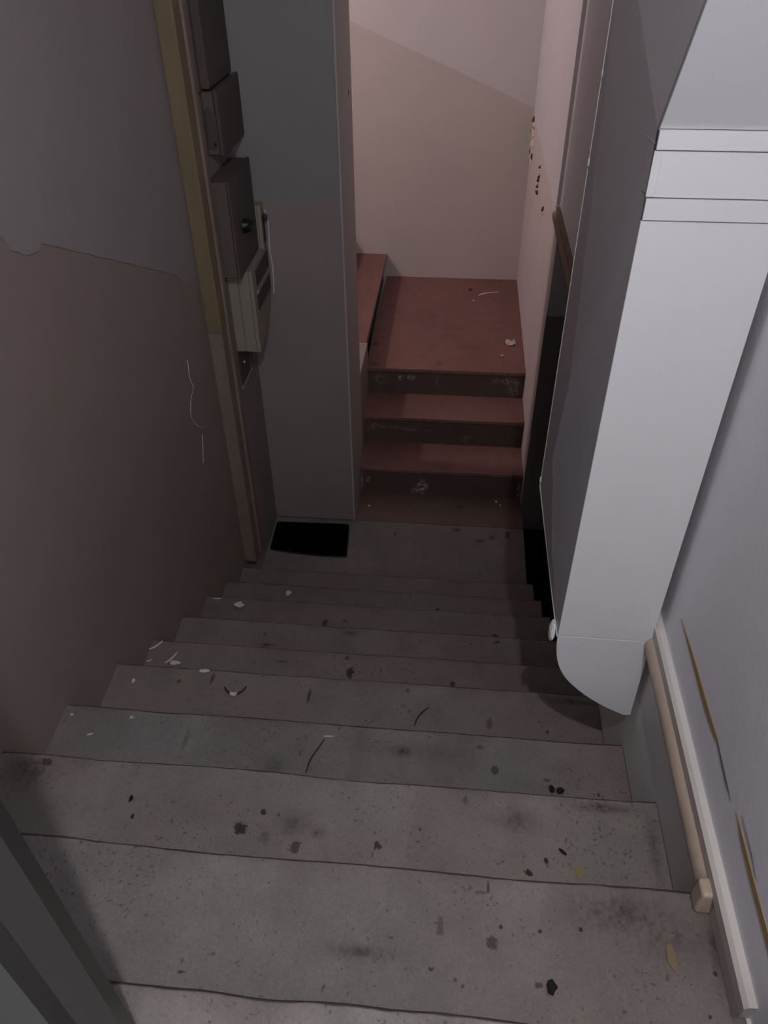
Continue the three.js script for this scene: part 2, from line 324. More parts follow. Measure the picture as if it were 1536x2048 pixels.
function boardTex(k, x0, x1, z0, z1, rgb, w, h, edge) {      // z0 = front (nosing), z1 = back
  const W = x1 - x0, D = z1 - z0;
  return tex(w, h, (u, v) => {
    const x = x0 + u * W, z = z0 + v * D, o = k * 13.7;
    const big = fbm(x * 3.2 + o, z * 3.2 + o, 4), mid = fbm(x * 19 + o, z * 19 - o, 4), fine = hash(Math.floor(x * 900) + k * 91, Math.floor(z * 900)), fn2 = fbm(x * 240, z * 240 + o, 2);
    let g = 1 + 0.34 * (big - 0.5) + 0.26 * (mid - 0.5) + 0.22 * (fine - 0.5) + 0.22 * (fn2 - 0.5);
    const tint = fbm(x * 2.3 - o, z * 4 + o, 3) - 0.5;
    let c = [rgb[0] * g * (1 + 0.16 * tint), rgb[1] * g, rgb[2] * g * (1 - 0.08 * tint)];
    // specks of wear
    const sp = fbm(x * 85 + o, z * 85, 2), cl = fbm(x * 5 + 40 + o, z * 7, 2);
    const s2 = fbm(x * 210 - o, z * 210 + o, 2), T = 0.93 - 0.15 * cl, T2 = 0.90 - 0.2 * cl;
    let dk = sp > T ? 0.5 * Math.min(1, (sp - T) * 20) : 0;
    if (s2 > T2) dk = Math.max(dk, 0.55 * Math.min(1, (s2 - T2) * 14));
    // scuffed rim of the nosing
    const fd = (z - z0), wob = 0.0035 + 0.005 * fbm(x * 30 + o, o, 3);
    dk = Math.max(dk, edge * (1 - THREE.MathUtils.smoothstep(fd, wob * 0.6, wob)));
    dk = Math.max(dk, edge * 0.4 * Math.exp(-fd / 0.016) * THREE.MathUtils.smoothstep(fbm(x * 7 + o, 3.3, 3), 0.45, 0.75));
    dk = Math.max(dk, stainAt(STAINS[k], x, z));
    const m = 1 - 0.93 * dk;
    return [c[0] * m, c[1] * m * (1 - 0.06 * dk), c[2] * m * (1 - 0.1 * dk)];
  });
}
const grit = greyTex((u, v, i, j) => 0.5 * hash(i, j) + 0.5 * wrapNoise(u, v), 256); grit.repeat.set(5, 2);
function boardGeo(x0, x1, z0, z1, y, t, k, wob = 0.0025) {   // rounded front at z0, uv over the whole plan
  const r = 0.006, s = new THREE.Shape();
  s.moveTo(-z1, 0); s.lineTo(-z0 - r, 0);                   // shape x = -z (towards the front), y = height
  s.quadraticCurveTo(-z0, 0, -z0, -r); s.lineTo(-z0, -t + r); s.quadraticCurveTo(-z0, -t, -z0 - r, -t); s.lineTo(-z1, -t); s.closePath();
  const g = new THREE.ExtrudeGeometry(s, { depth: x1 - x0, steps: 44, bevelEnabled: false, curveSegments: 4 });
  const p = g.attributes.position, uv = new Float32Array(p.count * 2);
  for (let i = 0; i < p.count; i++) {
    const sx = p.getX(i), sy = p.getY(i), x = x0 + p.getZ(i); let z = -sx;
    const f = 1 - Math.min(1, (z - z0) / 0.05), worn = (fbm(x * 6 + k * 7, k * 3.1, 4) - 0.5) * 2;
    uv[2 * i] = (x - x0) / (x1 - x0); uv[2 * i + 1] = (z - z0) / (z1 - z0);
    p.setXYZ(i, x, y + sy + f * worn * 0.0012, z + f * worn * wob * 2.2);
  }
  g.setAttribute('uv', new THREE.BufferAttribute(uv, 2)); g.computeVertexNormals();
  return toCreasedNormals(g, 0.7);
}
const STEP = [0.240, 0.211, 0.200];
const XR = 0.4535;
const stair = struct(group('staircase'), 'worn grey-painted timber stair going down to the landing');
for (let k = 0; k <= 10; k++) {
  const z0 = NZ[k], z1 = k ? NZ[k - 1] + 0.022 : 1.25, x0 = wallX(k ? (z0 + z1) / 2 : 0) - 0.004, x1 = k > 6 ? 0.446 : XR;
  if (k === 10) break;
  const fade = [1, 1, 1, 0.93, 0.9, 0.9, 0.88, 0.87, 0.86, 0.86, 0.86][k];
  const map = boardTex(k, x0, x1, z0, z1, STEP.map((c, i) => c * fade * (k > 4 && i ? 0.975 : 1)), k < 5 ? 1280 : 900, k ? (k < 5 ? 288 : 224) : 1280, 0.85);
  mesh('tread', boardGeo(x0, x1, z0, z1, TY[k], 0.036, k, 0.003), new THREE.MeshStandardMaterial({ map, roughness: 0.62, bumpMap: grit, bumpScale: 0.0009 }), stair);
  const below = TY[k + 1];
  mesh('riser', bx(x0 + 0.004, x1, below - 0.03, TY[k] - 0.035, z0 + 0.022, z0 + 0.044), M.panelGrey, stair);
}
// landing between the flights: grey boards, then brown paint
const LAND = 11;
{
  const landing = struct(group('floor'), 'landing floor between the two flights, grey then brown');
  const g1 = boardTex(LAND, -1.0, 0.445, -3.325, -2.70, [0.235, 0.205, 0.19], 1024, 448, 0);
  mesh('grey_boards', (() => { const g = boardGeo(-1.0, 0.445, -3.325, -2.70, 0, 0.05, 11, 0); return g; })(), new THREE.MeshStandardMaterial({ map: g1, roughness: 0.7 }), landing);
  const g2 = boardTex(LAND, -0.52, 0.445, -3.62, -3.3275, [0.20, 0.125, 0.105], 768, 256, 0);
  mesh('brown_boards', boardGeo(-0.52, 0.445, -3.62, -3.3275, 0, 0.05, 12, 0), new THREE.MeshStandardMaterial({ map: g2, roughness: 0.7 }), landing);
}

// ---------------------------------------------------------------- the lower flight going up, red-brown paint
const low = struct(group('staircase'), 'short red-brown painted flight rising to the back wall');
const BROWN = [0.215, 0.100, 0.086];
function scuffTex(list, rgb) {
  return tex(768, 160, (u, v) => {
    const x = -0.5 + u * 0.95, y = v * 0.18;
    const g = 1 + 0.3 * (fbm(x * 6, y * 9 + list.length, 4) - 0.5) + 0.25 * (fbm(x * 60, y * 60, 3) - 0.5);
    let l = 0;
    for (const [sx, sy, rx, ry, s] of list) { const a = (x - sx) / rx, b = (y - sy) / ry, q = Math.hypot(a, b); if (q < 1.6) { const n = fbm(x * 130 + sx * 50, y * 130, 3); l = Math.max(l, s * (1 - THREE.MathUtils.smoothstep(q, 0.3, 1.4)) * THREE.MathUtils.smoothstep(n, 0.42, 0.66)); } }
    return [rgb[0] * g + 0.45 * l, rgb[1] * g + 0.42 * l, rgb[2] * g + 0.38 * l];
  });
}
function planeRiser(y0, y1, z, map) {
  const g = new THREE.BoxGeometry(0.945, y1 - y0, 0.02); g.translate(-0.025, (y0 + y1) / 2, z - 0.01);
  return [g, new THREE.MeshStandardMaterial({ map, roughness: 0.75 })];
}
const LZ = [-3.58, -3.85, -4.105], LY = [0.178, 0.356, 0.535];
const SCUFF = [
  [[-0.13, 0.07, 0.035, 0.05, 1], [-0.15, 0.03, 0.045, 0.03, 0.8], [-0.45, 0.11, 0.012, 0.03, 0.7], [0.43, 0.08, 0.01, 0.09, 0.8], [-0.485, 0.09, 0.01, 0.07, 0.8]],
  [[-0.30, 0.12, 0.12, 0.008, 0.5], [-0.17, 0.105, 0.12, 0.008, 0.4], [0.11, 0.05, 0.03, 0.03, 0.35], [-0.43, 0.12, 0.05, 0.03, 0.25]],
  [[-0.30, 0.13, 0.02, 0.018, 1], [-0.24, 0.135, 0.03, 0.02, 0.8], [-0.08, 0.11, 0.012, 0.05, 0.35], [0.34, 0.13, 0.1, 0.03, 0.45], [0.39, 0.08, 0.05, 0.05, 0.4], [-0.42, 0.12, 0.04, 0.05, 0.25]],
];
for (let i = 0; i < 3; i++) {
  const y0 = i ? LY[i - 1] : 0, z0 = LZ[i] - 0.0, zb = i < 2 ? LZ[i + 1] - 0.03 : -5.47;
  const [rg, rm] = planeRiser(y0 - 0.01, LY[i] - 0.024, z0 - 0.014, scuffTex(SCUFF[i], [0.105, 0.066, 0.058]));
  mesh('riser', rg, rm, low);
  const map = boardTex(20 + i, -0.5, 0.44, zb, z0, BROWN, 768, i < 2 ? 224 : 1024, 0);
  const g = boardGeo(-0.5, 0.442, -z0, -zb, LY[i], 0.026, 20 + i, 0.001);      // built facing back, then mirrored in z so the nosing looks at us
  const p = g.attributes.position, uv = g.attributes.uv;
  for (let j = 0; j < p.count; j++) { p.setZ(j, -p.getZ(j)); uv.setY(j, 1 - uv.getY(j)); }
  const ix = g.index; if (ix) { for (let j = 0; j < ix.count; j += 3) { const a = ix.getX(j + 1); ix.setX(j + 1, ix.getX(j + 2)); ix.setX(j + 2, a); } }
  else { for (const at of [g.attributes.position, g.attributes.uv]) { const n = at.itemSize; for (let j = 0; j < at.count; j += 3) for (let q = 0; q < n; q++) { const a = at.array[(j + 1) * n + q]; at.array[(j + 1) * n + q] = at.array[(j + 2) * n + q]; at.array[(j + 2) * n + q] = a; } } }
  g.computeVertexNormals();
  mesh('tread', g, new THREE.MeshStandardMaterial({ map, roughness: 0.6, bumpMap: grit, bumpScale: 0.0009 }), low);
}
// side flight going up to the left from its landing
const side = struct(group('staircase'), 'red-brown side flight turning left behind the pier');
{
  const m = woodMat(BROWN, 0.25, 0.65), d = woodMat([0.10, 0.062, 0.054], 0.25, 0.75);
  for (let i = 0; i < 8; i++) {
    const x = -0.497 - i * 0.27, y = 0.70 + i * 0.172, zf = i ? -3.71 : -4.1;
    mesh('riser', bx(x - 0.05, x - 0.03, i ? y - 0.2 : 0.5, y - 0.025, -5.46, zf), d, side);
    mesh('tread', bx(x - 0.31, x, y - 0.026, y, -5.46, zf, 0.006), m, side);
  }
}
struct(mesh('wall_flight_base', bx(-0.76, -0.492, 0, 0.698, -4.10, -3.705), M.leftLower), 'low wall carrying the side flight');

// ---------------------------------------------------------------- ledge along the right wall
const ledge = struct(group('trim_2'), 'timber ledge running along the right wall at landing level');
{
  const prof = (pts, z0, z1) => { // pts (x,y) profile extruded along z
    const s = new THREE.Shape(pts.map(p => new THREE.Vector2(...p)));
    const g = new THREE.ExtrudeGeometry(s, { depth: z1 - z0, bevelEnabled: false, steps: 8 }); g.translate(0, 0, z0); return metreUV(toCreasedNormals(g, 0.6));
  };
  const rail = []; for (let i = 0; i <= 8; i++) { const a = -Math.PI / 2 - i * Math.PI / 8; rail.push([0.452 + Math.cos(a) * 0.024, 1.584 + Math.sin(a) * 0.026]); }
  rail.push([0.458, 1.61], [0.458, 1.558]);
  mesh('rail', prof(rail, -1.75, -0.612), M.tanWood, ledge);
  mesh('rail', prof(rail, -3.71, -1.752), M.stickWood, ledge);
  mesh('capping', prof([[0.456, 1.606], [0.44, 1.608], [0.438, 1.636], [0.444, 1.642], [0.456, 1.643]], -1.75, -0.425), M.paleWood, ledge);
  mesh('capping', prof([[0.456, 1.606], [0.44, 1.608], [0.438, 1.634], [0.444, 1.638], [0.456, 1.638]], -3.70, -1.752), M.stickWood, ledge);
  mesh('end_block', (() => { const g = new RoundedBoxGeometry(0.036, 0.06, 0.032, 2, 0.007); g.translate(0.442, 1.585, -0.6); return g; })(), M.tanWood, ledge);
  mesh('upstand', prof([[0.457, 1.55], [0.448, 1.55], [0.449, 1.606], [0.457, 1.606]], -0.585, -0.34), M.paleWood, ledge);
}

// ---------------------------------------------------------------- boxed duct on the right wall
const duct = tag(group('ventilation_duct', [0.35, 1.59, -1.385]), 'white sheet-metal boxed duct on the right wall with a curved lower flap', 'duct');
{
  const add = (n, g, m) => { g.translate(-0.35, -1.59, 1.385); return mesh(n, g, m, duct); };
  const XL = 0.25, XW = 0.440, ZF = -1.112, ZB = -1.655;
  // front face in sheets, flanges proud
  add('front_panel', bx(XL, XW, 1.5935, 2.447, ZF - 0.004, ZF, 0.0012), M.duct);
  add('flange', bx(XL + 0.001, XW + 0.001, 2.4482, 2.4768, ZF - 0.005, ZF + 0.0025, 0.001), M.duct);
  add('front_panel', bx(XL, XW, 2.478, 2.5375, ZF - 0.004, ZF, 0.0012), M.duct);
  add('flange', bx(XL + 0.001, XW + 0.001, 2.5387, 2.5625, ZF - 0.005, ZF + 0.0025, 0.001), M.duct);
  add('corner_fold', bx(XL - 0.0005, XL + 0.011, 2.479, 2.5355, ZF - 0.003, ZF + 0.0012, 0.001), M.duct);
  add('joint_backing', bx(XL + 0.002, XW, 1.585, 2.565, ZF - 0.012, ZF - 0.006), M.seam);
  // hood leaning forward over the stair
  const hz = y => -1.115 + (y - 2.5635) * 0.56;
  add('hood_front', tri([[XL, 2.5635, hz(2.5635)], [XW + 0.005, 2.5635, hz(2.5635)], [XW + 0.005, 3.3, hz(3.3)], [XL + 0.022, 3.3, hz(3.3)], [XL, 2.5635, hz(2.5635) - 0.004], [XW + 0.005, 2.5635, hz(2.5635) - 0.004], [XW + 0.005, 3.3, hz(3.3) - 0.004], [XL + 0.022, 3.3, hz(3.3) - 0.004]],
    [[0, 1, 2], [0, 2, 3], [4, 6, 5], [4, 7, 6], [0, 3, 7], [0, 7, 4], [1, 5, 6], [1, 6, 2], [0, 4, 5], [0, 5, 1], [3, 2, 6], [3, 6, 7]]), M.duct);
  const hb = 2.561 + (1.655 - 1.125) * 0.3724;
  add('hood_side', tri([[XL, 2.5615, -1.122], [XL + 0.022, 3.3, hz(3.3) - 0.002], [XL + 0.016, 3.3, ZB], [XL, hb, ZB]], [[0, 1, 2], [0, 2, 3]]), M.hoodSideLit);
  add('hood_seam', (() => { const a = new THREE.Vector3(XL, 2.5625, -1.115), b = new THREE.Vector3(XL + 0.022, 3.3, hz(3.3)); const g = new THREE.TubeGeometry(new THREE.LineCurve3(a, b), 4, 0.0013, 6); return g; })(), M.seam);
  // side sheet, lightly buckled along its folds
  const bo = -0.012;
  const V = [[XL, 2.5615, -1.122], [XL, 2.447, ZF - 0.002], [XL, 1.5935, ZF - 0.002], [XL, 1.572, ZB], [XL, hb, ZB], [XL + bo, 2.03, -1.40], [XL + bo, 1.80, -1.455], [XL + bo * 0.6, 1.66, -1.30]];
  add('side_panel', tri(V, [[0, 4, 5], [0, 5, 1], [1, 5, 6], [1, 6, 2], [2, 6, 7], [2, 7, 3], [7, 6, 3], [6, 5, 3], [5, 4, 3]]), M.ductSide);
  const crease = (pts, r, m) => add('fold_line', new THREE.TubeGeometry(new THREE.CatmullRomCurve3(pts.map(([y, z, o]) => new THREE.Vector3(XL + (o || 0), y, z))), 12, r, 5), m);
  crease([[2.545, -1.118, 0], [2.53, -1.32, -0.001], [2.56, -1.475, -0.001]], 0.0008, M.ductSide);
  crease([[2.481, -1.118, 0], [2.465, -1.3, -0.002], [2.497, -1.539, -0.002]], 0.0008, M.seam);
  add('back_panel', bx(XL, XW, 1.572, 3.3, ZB - 0.004, ZB), M.ductSide);
  add('bottom_panel', bx(XL + 0.002, XW, 1.578, 1.582, ZB, ZF - 0.004), M.ductSide);
  // ragged bright rim along the far edge and the bottom edge
  add('rim', new THREE.TubeGeometry(new THREE.CatmullRomCurve3([[1.573, ZB], [1.8, ZB - 0.001], [2.1, ZB], [2.38, ZB - 0.001], [2.75, ZB]].map(([y, z]) => new THREE.Vector3(XL, y, z))), 40, 0.0016, 6), M.edgeWhite);
  add('rim', new THREE.TubeGeometry(new THREE.CatmullRomCurve3([[1.592, ZF], [1.583, -1.3], [1.573, ZB]].map(([y, z]) => new THREE.Vector3(XL - 0.001, y, z))), 20, 0.0018, 6), M.edgeWhite);
  const blob = (x, y, z, s, q) => { const g = new THREE.IcosahedronGeometry(s, 3), p = g.attributes.position; for (let i = 0; i < p.count; i++) { const k = 0.75 + 0.5 * fbm(p.getX(i) * 160 + q, p.getY(i) * 160 + p.getZ(i) * 120, 3); p.setXYZ(i, p.getX(i) * 0.45 * k, p.getY(i) * 1.5 * k, p.getZ(i) * k); } g.computeVertexNormals(); g.translate(x, y, z); return g; };
  add('filler_blob', blob(XL - 0.006, 1.572, -1.145, 0.017, 3), M.edgeWhite);
  add('filler_blob', blob(XL - 0.001, 1.59, -1.652, 0.008, 9), M.edgeWhite);
  add('filler_blob', blob(XL - 0.001, 2.375, -1.652, 0.006, 14), M.edgeWhite);
  add('filler_blob', blob(XL - 0.001, 2.53, -1.652, 0.005, 19), M.edgeWhite);
  // curved flap below the crease
  const fl = new THREE.Shape();
  fl.moveTo(XL + 0.001, 1.591); fl.lineTo(XW, 1.5915); fl.lineTo(0.4445, 1.345); fl.lineTo(0.432, 1.343);
  fl.bezierCurveTo(0.38, 1.366, 0.335, 1.400, 0.300, 1.440); fl.bezierCurveTo(0.268, 1.478, 0.254, 1.515, XL + 0.001, 1.591);
  const fg = new THREE.ExtrudeGeometry(fl, { depth: 0.003, bevelEnabled: true, bevelSize: 0.0008, bevelThickness: 0.0008, bevelSegments: 1, curveSegments: 20 }); fg.translate(0, 0, ZF - 0.004);
  add('lower_flap', fg, M.duct);
}

// ---------------------------------------------------------------- things on the short left wall
function boxThing(name, label, cat, x0, x1, y0, y1, z0, z1) {
  const t = tag(group(name, [x0, y0, (z0 + z1) / 2]), label, cat);
  t.userData.put = (n, g, m) => { g.translate(-x0, -y0, -(z0 + z1) / 2); return mesh(n, g, m, t); };
  return t;
}
{ // A: tall trunking at the top
  const t = boxThing('cable_trunking', 'dark brown vertical cable trunking above the boxes on the short left wall', 'trunking', -0.935, -0.895, 2.225, TOP, -3.3, -3.0);
  const put = t.userData.put;
  put('cover', bx(-0.93, -0.895, 2.232, TOP, -3.30, -2.985, 0.004), M.boxBrown);
  put('back_plate', bx(-0.935, -0.925, 2.225, TOP, -3.305, -2.965, 0.002), M.boxBrownSide);
  delete t.userData.put;
}
{ // B: upper junction box with a dark round outlet
  const t = boxThing('junction_box', 'brown junction box with small screw hole, directly below the trunking', 'junction box', -0.935, -0.88, 1.96, 2.222, -3.306, -2.995);
  const put = t.userData.put;
  put('body', bx(-0.935, -0.89, 2.012, 2.224, -3.30, -2.99, 0.006), M.boxBrownSide);
  put('cover', bx(-0.889, -0.872, 2.008, 2.232, -3.308, -2.985, 0.006), M.boxBrown);
  put('knockout', (() => { const g = new THREE.CapsuleGeometry(0.022, 0.10, 6, 16); g.scale(0.8, 1, 0.16); g.translate(-0.913, 2.10, -2.990); return g; })(), M.boxBrown);
  put('screw', (() => { const g = new THREE.SphereGeometry(0.006, 10, 8); g.scale(0.8, 1.3, 0.4); g.translate(-0.902, 2.05, -2.986); return g; })(), M.rubber);
  delete t.userData.put;
}
{ // C: larger box with a black knob
  const t = boxThing('switch_box', 'deep brown switch box with a black rotary knob, jutting from the short left wall', 'switch box', -0.935, -0.85, 1.57, 1.94, -3.25, -2.915);
  const put = t.userData.put;
  put('body', bx(-0.935, -0.8625, 1.572, 1.938, -3.245, -2.915, 0.004), M.boxBrownSide);
  put('lid', bx(-0.8615, -0.850, 1.570, 1.941, -3.248, -2.913, 0.003), M.boxBrown);
  put('lid_gap', bx(-0.866, -0.858, 1.575, 1.936, -3.242, -2.917), M.rubber);
  const kn = put('knob', (() => { const g = new THREE.CylinderGeometry(0.025, 0.03, 0.03, 20); g.rotateZ(-Math.PI / 2); g.translate(-0.839, 1.735, -3.05); return g; })(), M.bakelite);
  put('knob_grip', new RoundedBoxGeometry(0.022, 0.024, 0.07, 2, 0.007).translate(-0.822, 1.735, -3.05), M.bakelite);
  delete t.userData.put;
}
{ // D: pale meter with a rounded lower front
  const t = boxThing('electricity_meter', 'old cream electricity meter with dark slots and rounded front, below the switch box', 'meter', -0.935, -0.83, 1.2, 1.74, -3.31, -3.0);
  const put = t.userData.put;
  // outline in (z, y): a full-depth lower case and a narrow head rising behind the switch box
  const outline = k => { const o = new THREE.Shape(); o.moveTo(-3.306, 1.745); o.lineTo(-3.255, 1.745); o.lineTo(-3.255, 1.562); o.lineTo(-3.006, 1.562); o.lineTo(-3.006, 1.205); if (k) { o.quadraticCurveTo(-3.21, 1.20, -3.306, 1.37); } else o.lineTo(-3.306, 1.205); o.closePath(); return o; };
  const layer = (n, xa, xb, k, m) => { const g = new THREE.ExtrudeGeometry(outline(k), { depth: xb - xa - 0.004, bevelEnabled: true, bevelSize: 0.002, bevelThickness: 0.002, bevelSegments: 2, curveSegments: 14 }); g.rotateY(-Math.PI / 2); g.translate(xb - 0.002, 0, 0); put(n, g, m); };
  layer('base', -0.935, -0.893, 0, M.meter);
  layer('case', -0.892, -0.846, 1, M.meter);
  layer('front', -0.845, -0.829, 1, M.meter);
  const slot = (y0, y1, z0, z1) => put('slot', bx(-0.832, -0.8265, y0, y1, z0, z1, 0.002), M.meterDark);
  slot(1.585, 1.70, -3.300, -3.262); slot(1.475, 1.545, -3.296, -3.06); slot(1.375, 1.44, -3.292, -3.05);
  put('bar', bx(-0.83, -0.822, 1.447, 1.468, -3.296, -3.05, 0.003), M.meter);
  put('seal_wire', new THREE.TubeGeometry(new THREE.CatmullRomCurve3([[-0.818, 1.72, -3.285], [-0.812, 1.66, -3.297], [-0.815, 1.56, -3.29], [-0.812, 1.45, -3.298], [-0.816, 1.35, -3.29]].map(p => new THREE.Vector3(...p))), 24, 0.0035, 6), M.flake);
  put('seal', new THREE.IcosahedronGeometry(0.012, 1).scale(0.6, 1.5, 0.8).translate(-0.815, 1.69, -3.28), M.meterDark);
  delete t.userData.put;
}
{ // dark plate standing in for a shaded recess under the meter, with edging
  const t = boxThing('recess_plate', 'small dark plate standing in for a shaded recess, with pale slanted edging, under the meter', 'plate', -0.935, -0.925, 1.02, 1.2, -3.2, -3.0);
  const put = t.userData.put;
  put('plate', bx(-0.935, -0.929, 1.03, 1.19, -3.16, -3.0, 0.002), M.boxBrown);
  put('edging', bx(-0.935, -0.923, 1.02, 1.032, -3.19, -2.99, 0.002), M.meter);
  put('edging', bx(-0.935, -0.923, 1.02, 1.195, -3.19, -3.17, 0.002), M.boxBrownSide);
  put('screw', new THREE.SphereGeometry(0.006, 8, 6).translate(-0.928, 1.12, -3.06), M.flake);
  delete t.userData.put;
}

// ---------------------------------------------------------------- mat beside the pier
{
  const t = tag(group('door_mat', [-0.71, 0, -3.14]), 'black rectangular mat on the landing at the foot of the grey pier', 'mat');
  const pts = [[-0.921, 3.262], [-0.522, 3.272], [-0.502, 3.012], [-0.64, 3.008], [-0.80, 3.02], [-0.915, 3.038]];
  const g = slab(pts.map(([x, z]) => [x + 0.71, z - 3.14]), 0.008); g.rotateX(-Math.PI / 2); g.translate(0, 0.009, 0);
  mesh('pile', g, M.mat, t);
  const curve = new THREE.CatmullRomCurve3(pts.map(([x, z]) => new THREE.Vector3(x + 0.71, 0.006, 3.14 - z)), true, 'catmullrom', 0.02);
  mesh('binding', new THREE.TubeGeometry(curve, 90, 0.0045, 6, true), M.rubber, t);
}

// ---------------------------------------------------------------- aluminium door standing open at the left
{
  const A = [-0.336, -0.298], B = [-0.331, -0.2785], C = [-0.3555, -0.2585], D = [-0.367, -0.2555];
  const t = tag(group('door_leaf', [-0.89, FLOOR, 0.33]), 'open aluminium door leaf with grey panel at the lower left', 'door');
  const H0 = FLOOR + 0.006, H1 = 3.76;
  const ext = (name, pts, y0, y1, m) => {
    const s = new THREE.Shape(pts.map(([x, z]) => new THREE.Vector2(x, -z)));
    const g = new THREE.ExtrudeGeometry(s, { depth: y1 - y0, bevelEnabled: true, bevelSize: name === 'painted_glint' ? 0.0002 : 0.0012, bevelThickness: 0.001, bevelSegments: 2, curveSegments: 8 });
    g.rotateX(-Math.PI / 2); g.translate(0.89, y0 - FLOOR, -0.33); return mesh(name, g, m, t);
  };
  ext('stile', [A, B, C, [-0.384, -0.262], [-0.375, -0.29]], H0, H1, M.aluminium);
  ext('painted_glint', [[B[0] - 0.0004, B[1] - 0.0006], [B[0] + 0.0005, B[1] + 0.0001], [B[0] - 0.0004, B[1] + 0.0006]], H0, H1, M.glintMetal);  // thin strip added to draw the highlight along the stile edge
  ext('seal', [C, [-0.358, -0.2585], [-0.372, -0.247], [-0.384, -0.262]], H0 + 0.08, H1, M.rubber);
  const e = [-0.885, 0.315];
  const dx = e[0] - D[0], dz = e[1] - D[1], L = Math.hypot(dx, dz), nx = -dz / L, nz = dx / L;
  const off = (p, k, a = 0) => [p[0] + nx * k + dx / L * a, p[1] + nz * k + dz / L * a];
  ext('panel', [off(D, -0.002, 0.002), off(e, -0.002, -0.05), off(e, 0.016, -0.05), off(D, 0.016, 0.002)], H0 + 0.08, H1 - 0.08, M.glassPanel);
  ext('stile', [off(e, -0.012, -0.05), off(e, -0.012), off(e, 0.026), off(e, 0.026, -0.05)], H0, H1, M.aluminium);
  ext('bottom_rail', [off(D, -0.006, 0.004), off(e, -0.006, -0.05), off(e, 0.022, -0.05), off(D, 0.022, 0.004)], H0, H0 + 0.08, M.aluminium);
  ext('top_rail', [off(D, -0.006, 0.004), off(e, -0.006, -0.05), off(e, 0.022, -0.05), off(D, 0.022, 0.004)], H1 - 0.08, H1, M.aluminium);
}

// ---------------------------------------------------------------- lamps
{
  const t = tag(group('pendant_lamp', PENDANT.at), 'white globe pendant lamp hanging over the upper landing', 'lamp');
  mesh('globe', new THREE.SphereGeometry(0.075, 24, 16), M.panelGlow, t);
  mesh('cap', new THREE.CylinderGeometry(0.022, 0.032, 0.05, 16).translate(0, 0.09, 0), M.edgeWhite, t);
  mesh('cord', new THREE.CylinderGeometry(0.003, 0.003, TOP - PENDANT.at[1] - 0.11, 8).translate(0, (TOP - PENDANT.at[1] + 0.11) / 2, 0), M.rubber, t);
  const l = new THREE.PointLight(PENDANT.color, PENDANT.power, 0, 2); l.castShadow = true; l.shadow.radius = 1.2; l.name = 'pendant_lamp_source'; t.add(l);
}
{ // unseen window shape, added behind the camera as a fill light
  const t = struct(group('fill_window_1', ADDED_FILL.at), 'added window-shaped fill light behind the upper landing, out of view');
  const [w, h] = ADDED_FILL.size;
  mesh('fill_pane', new THREE.BoxGeometry(w, h, 0.004).translate(0, 0, 0.012), M.fillGlow, t);
  for (const [x0, x1, y0, y1] of [[-w / 2 - 0.04, -w / 2, -h / 2 - 0.04, h / 2 + 0.04], [w / 2, w / 2 + 0.03, -h / 2 - 0.04, h / 2 + 0.04], [-w / 2, w / 2, h / 2, h / 2 + 0.04], [-w / 2, w / 2, -h / 2 - 0.04, -h / 2]])
    mesh('fill_frame', bx(x0, x1, y0, y1, -0.005, 0.024, 0.003), M.edgeWhite, t);
  const l = new THREE.RectAreaLight(ADDED_FILL.color, ADDED_FILL.power, w, h); l.position.set(0, 0, 0.006); l.name = 'added_fill_source'; t.add(l);
}
{
  const t = tag(group('wall_lamp', FLIGHT_LAMP.at), 'round opal wall lamp over the side flight', 'lamp');
  mesh('globe', new THREE.SphereGeometry(0.09, 24, 16), M.lampGlass, t);
  mesh('bracket', new THREE.CylinderGeometry(0.03, 0.05, 0.024, 16).rotateX(Math.PI / 2).translate(0, 0, 0.097), M.edgeWhite, t);
  const l = new THREE.PointLight(FLIGHT_LAMP.color, FLIGHT_LAMP.power, 0, 2); l.castShadow = true; l.shadow.radius = 5; l.name = 'wall_lamp_source'; t.add(l);
}

// ---------------------------------------------------------------- litter on the treads
const litter = (o, label, cat, grp) => tag(o, label, cat, grp);
function sliver(name, y, pts, w, mat, label, cat, grp, curl = 0.003) {
  const c = [pts.reduce((s, p) => s + p[0], 0) / pts.length, y, pts.reduce((s, p) => s + p[1], 0) / pts.length];
  const m = mesh(name, sliverGeo(pts.map(([x, z]) => [x - c[0], 0.0006, z - c[2]]), w, 0.0016, curl), mat);
  m.position.set(...c); return litter(m, label, cat, grp);
}
function chip(name, x, y, z, rx, rz, mat, label, cat, grp, h = 0.003) {
  const s = new THREE.Shape(), n = 9;
  for (let i = 0; i < n; i++) { const a = i / n * Math.PI * 2, k = 0.65 + 0.5 * rnd(); const p = [Math.cos(a) * rx * k, Math.sin(a) * rz * k]; i ? s.lineTo(...p) : s.moveTo(...p); }
  s.closePath();
  const g = new THREE.ExtrudeGeometry(s, { depth: h * 0.5, bevelEnabled: true, bevelSize: Math.min(rx, rz) * 0.15, bevelThickness: h * 0.25, bevelSegments: 1 });
  g.rotateX(-Math.PI / 2); g.translate(0, h * 0.25, 0);
  const p = g.attributes.position; for (let i = 0; i < p.count; i++) p.setY(i, p.getY(i) + h * 0.8 * vnoise(p.getX(i) / rx * 1.5 + x * 40, p.getZ(i) / rz * 1.5 + z * 40));
  g.computeVertexNormals();
  const m = mesh(name, g, mat); m.position.set(x, y + 0.0003, z); return litter(m, label, cat, grp);
}
const PF = 'white paint flakes scattered on the stairs', PS = 'white paint slivers on the stairs';
const t3 = TY[3] + 0.001, t4 = TY[4] + 0.001, t5 = TY[5] + 0.001, t7 = TY[7] + 0.001, t8 = TY[8] + 0.001;
sliver('paint_sliver', t5, [[-0.932, -1.595], [-0.915, -1.612], [-0.898, -1.634]], 0.008, M.flake, 'curved white paint sliver against the left wall, just beyond the crossed slivers', 'paint sliver', PS);
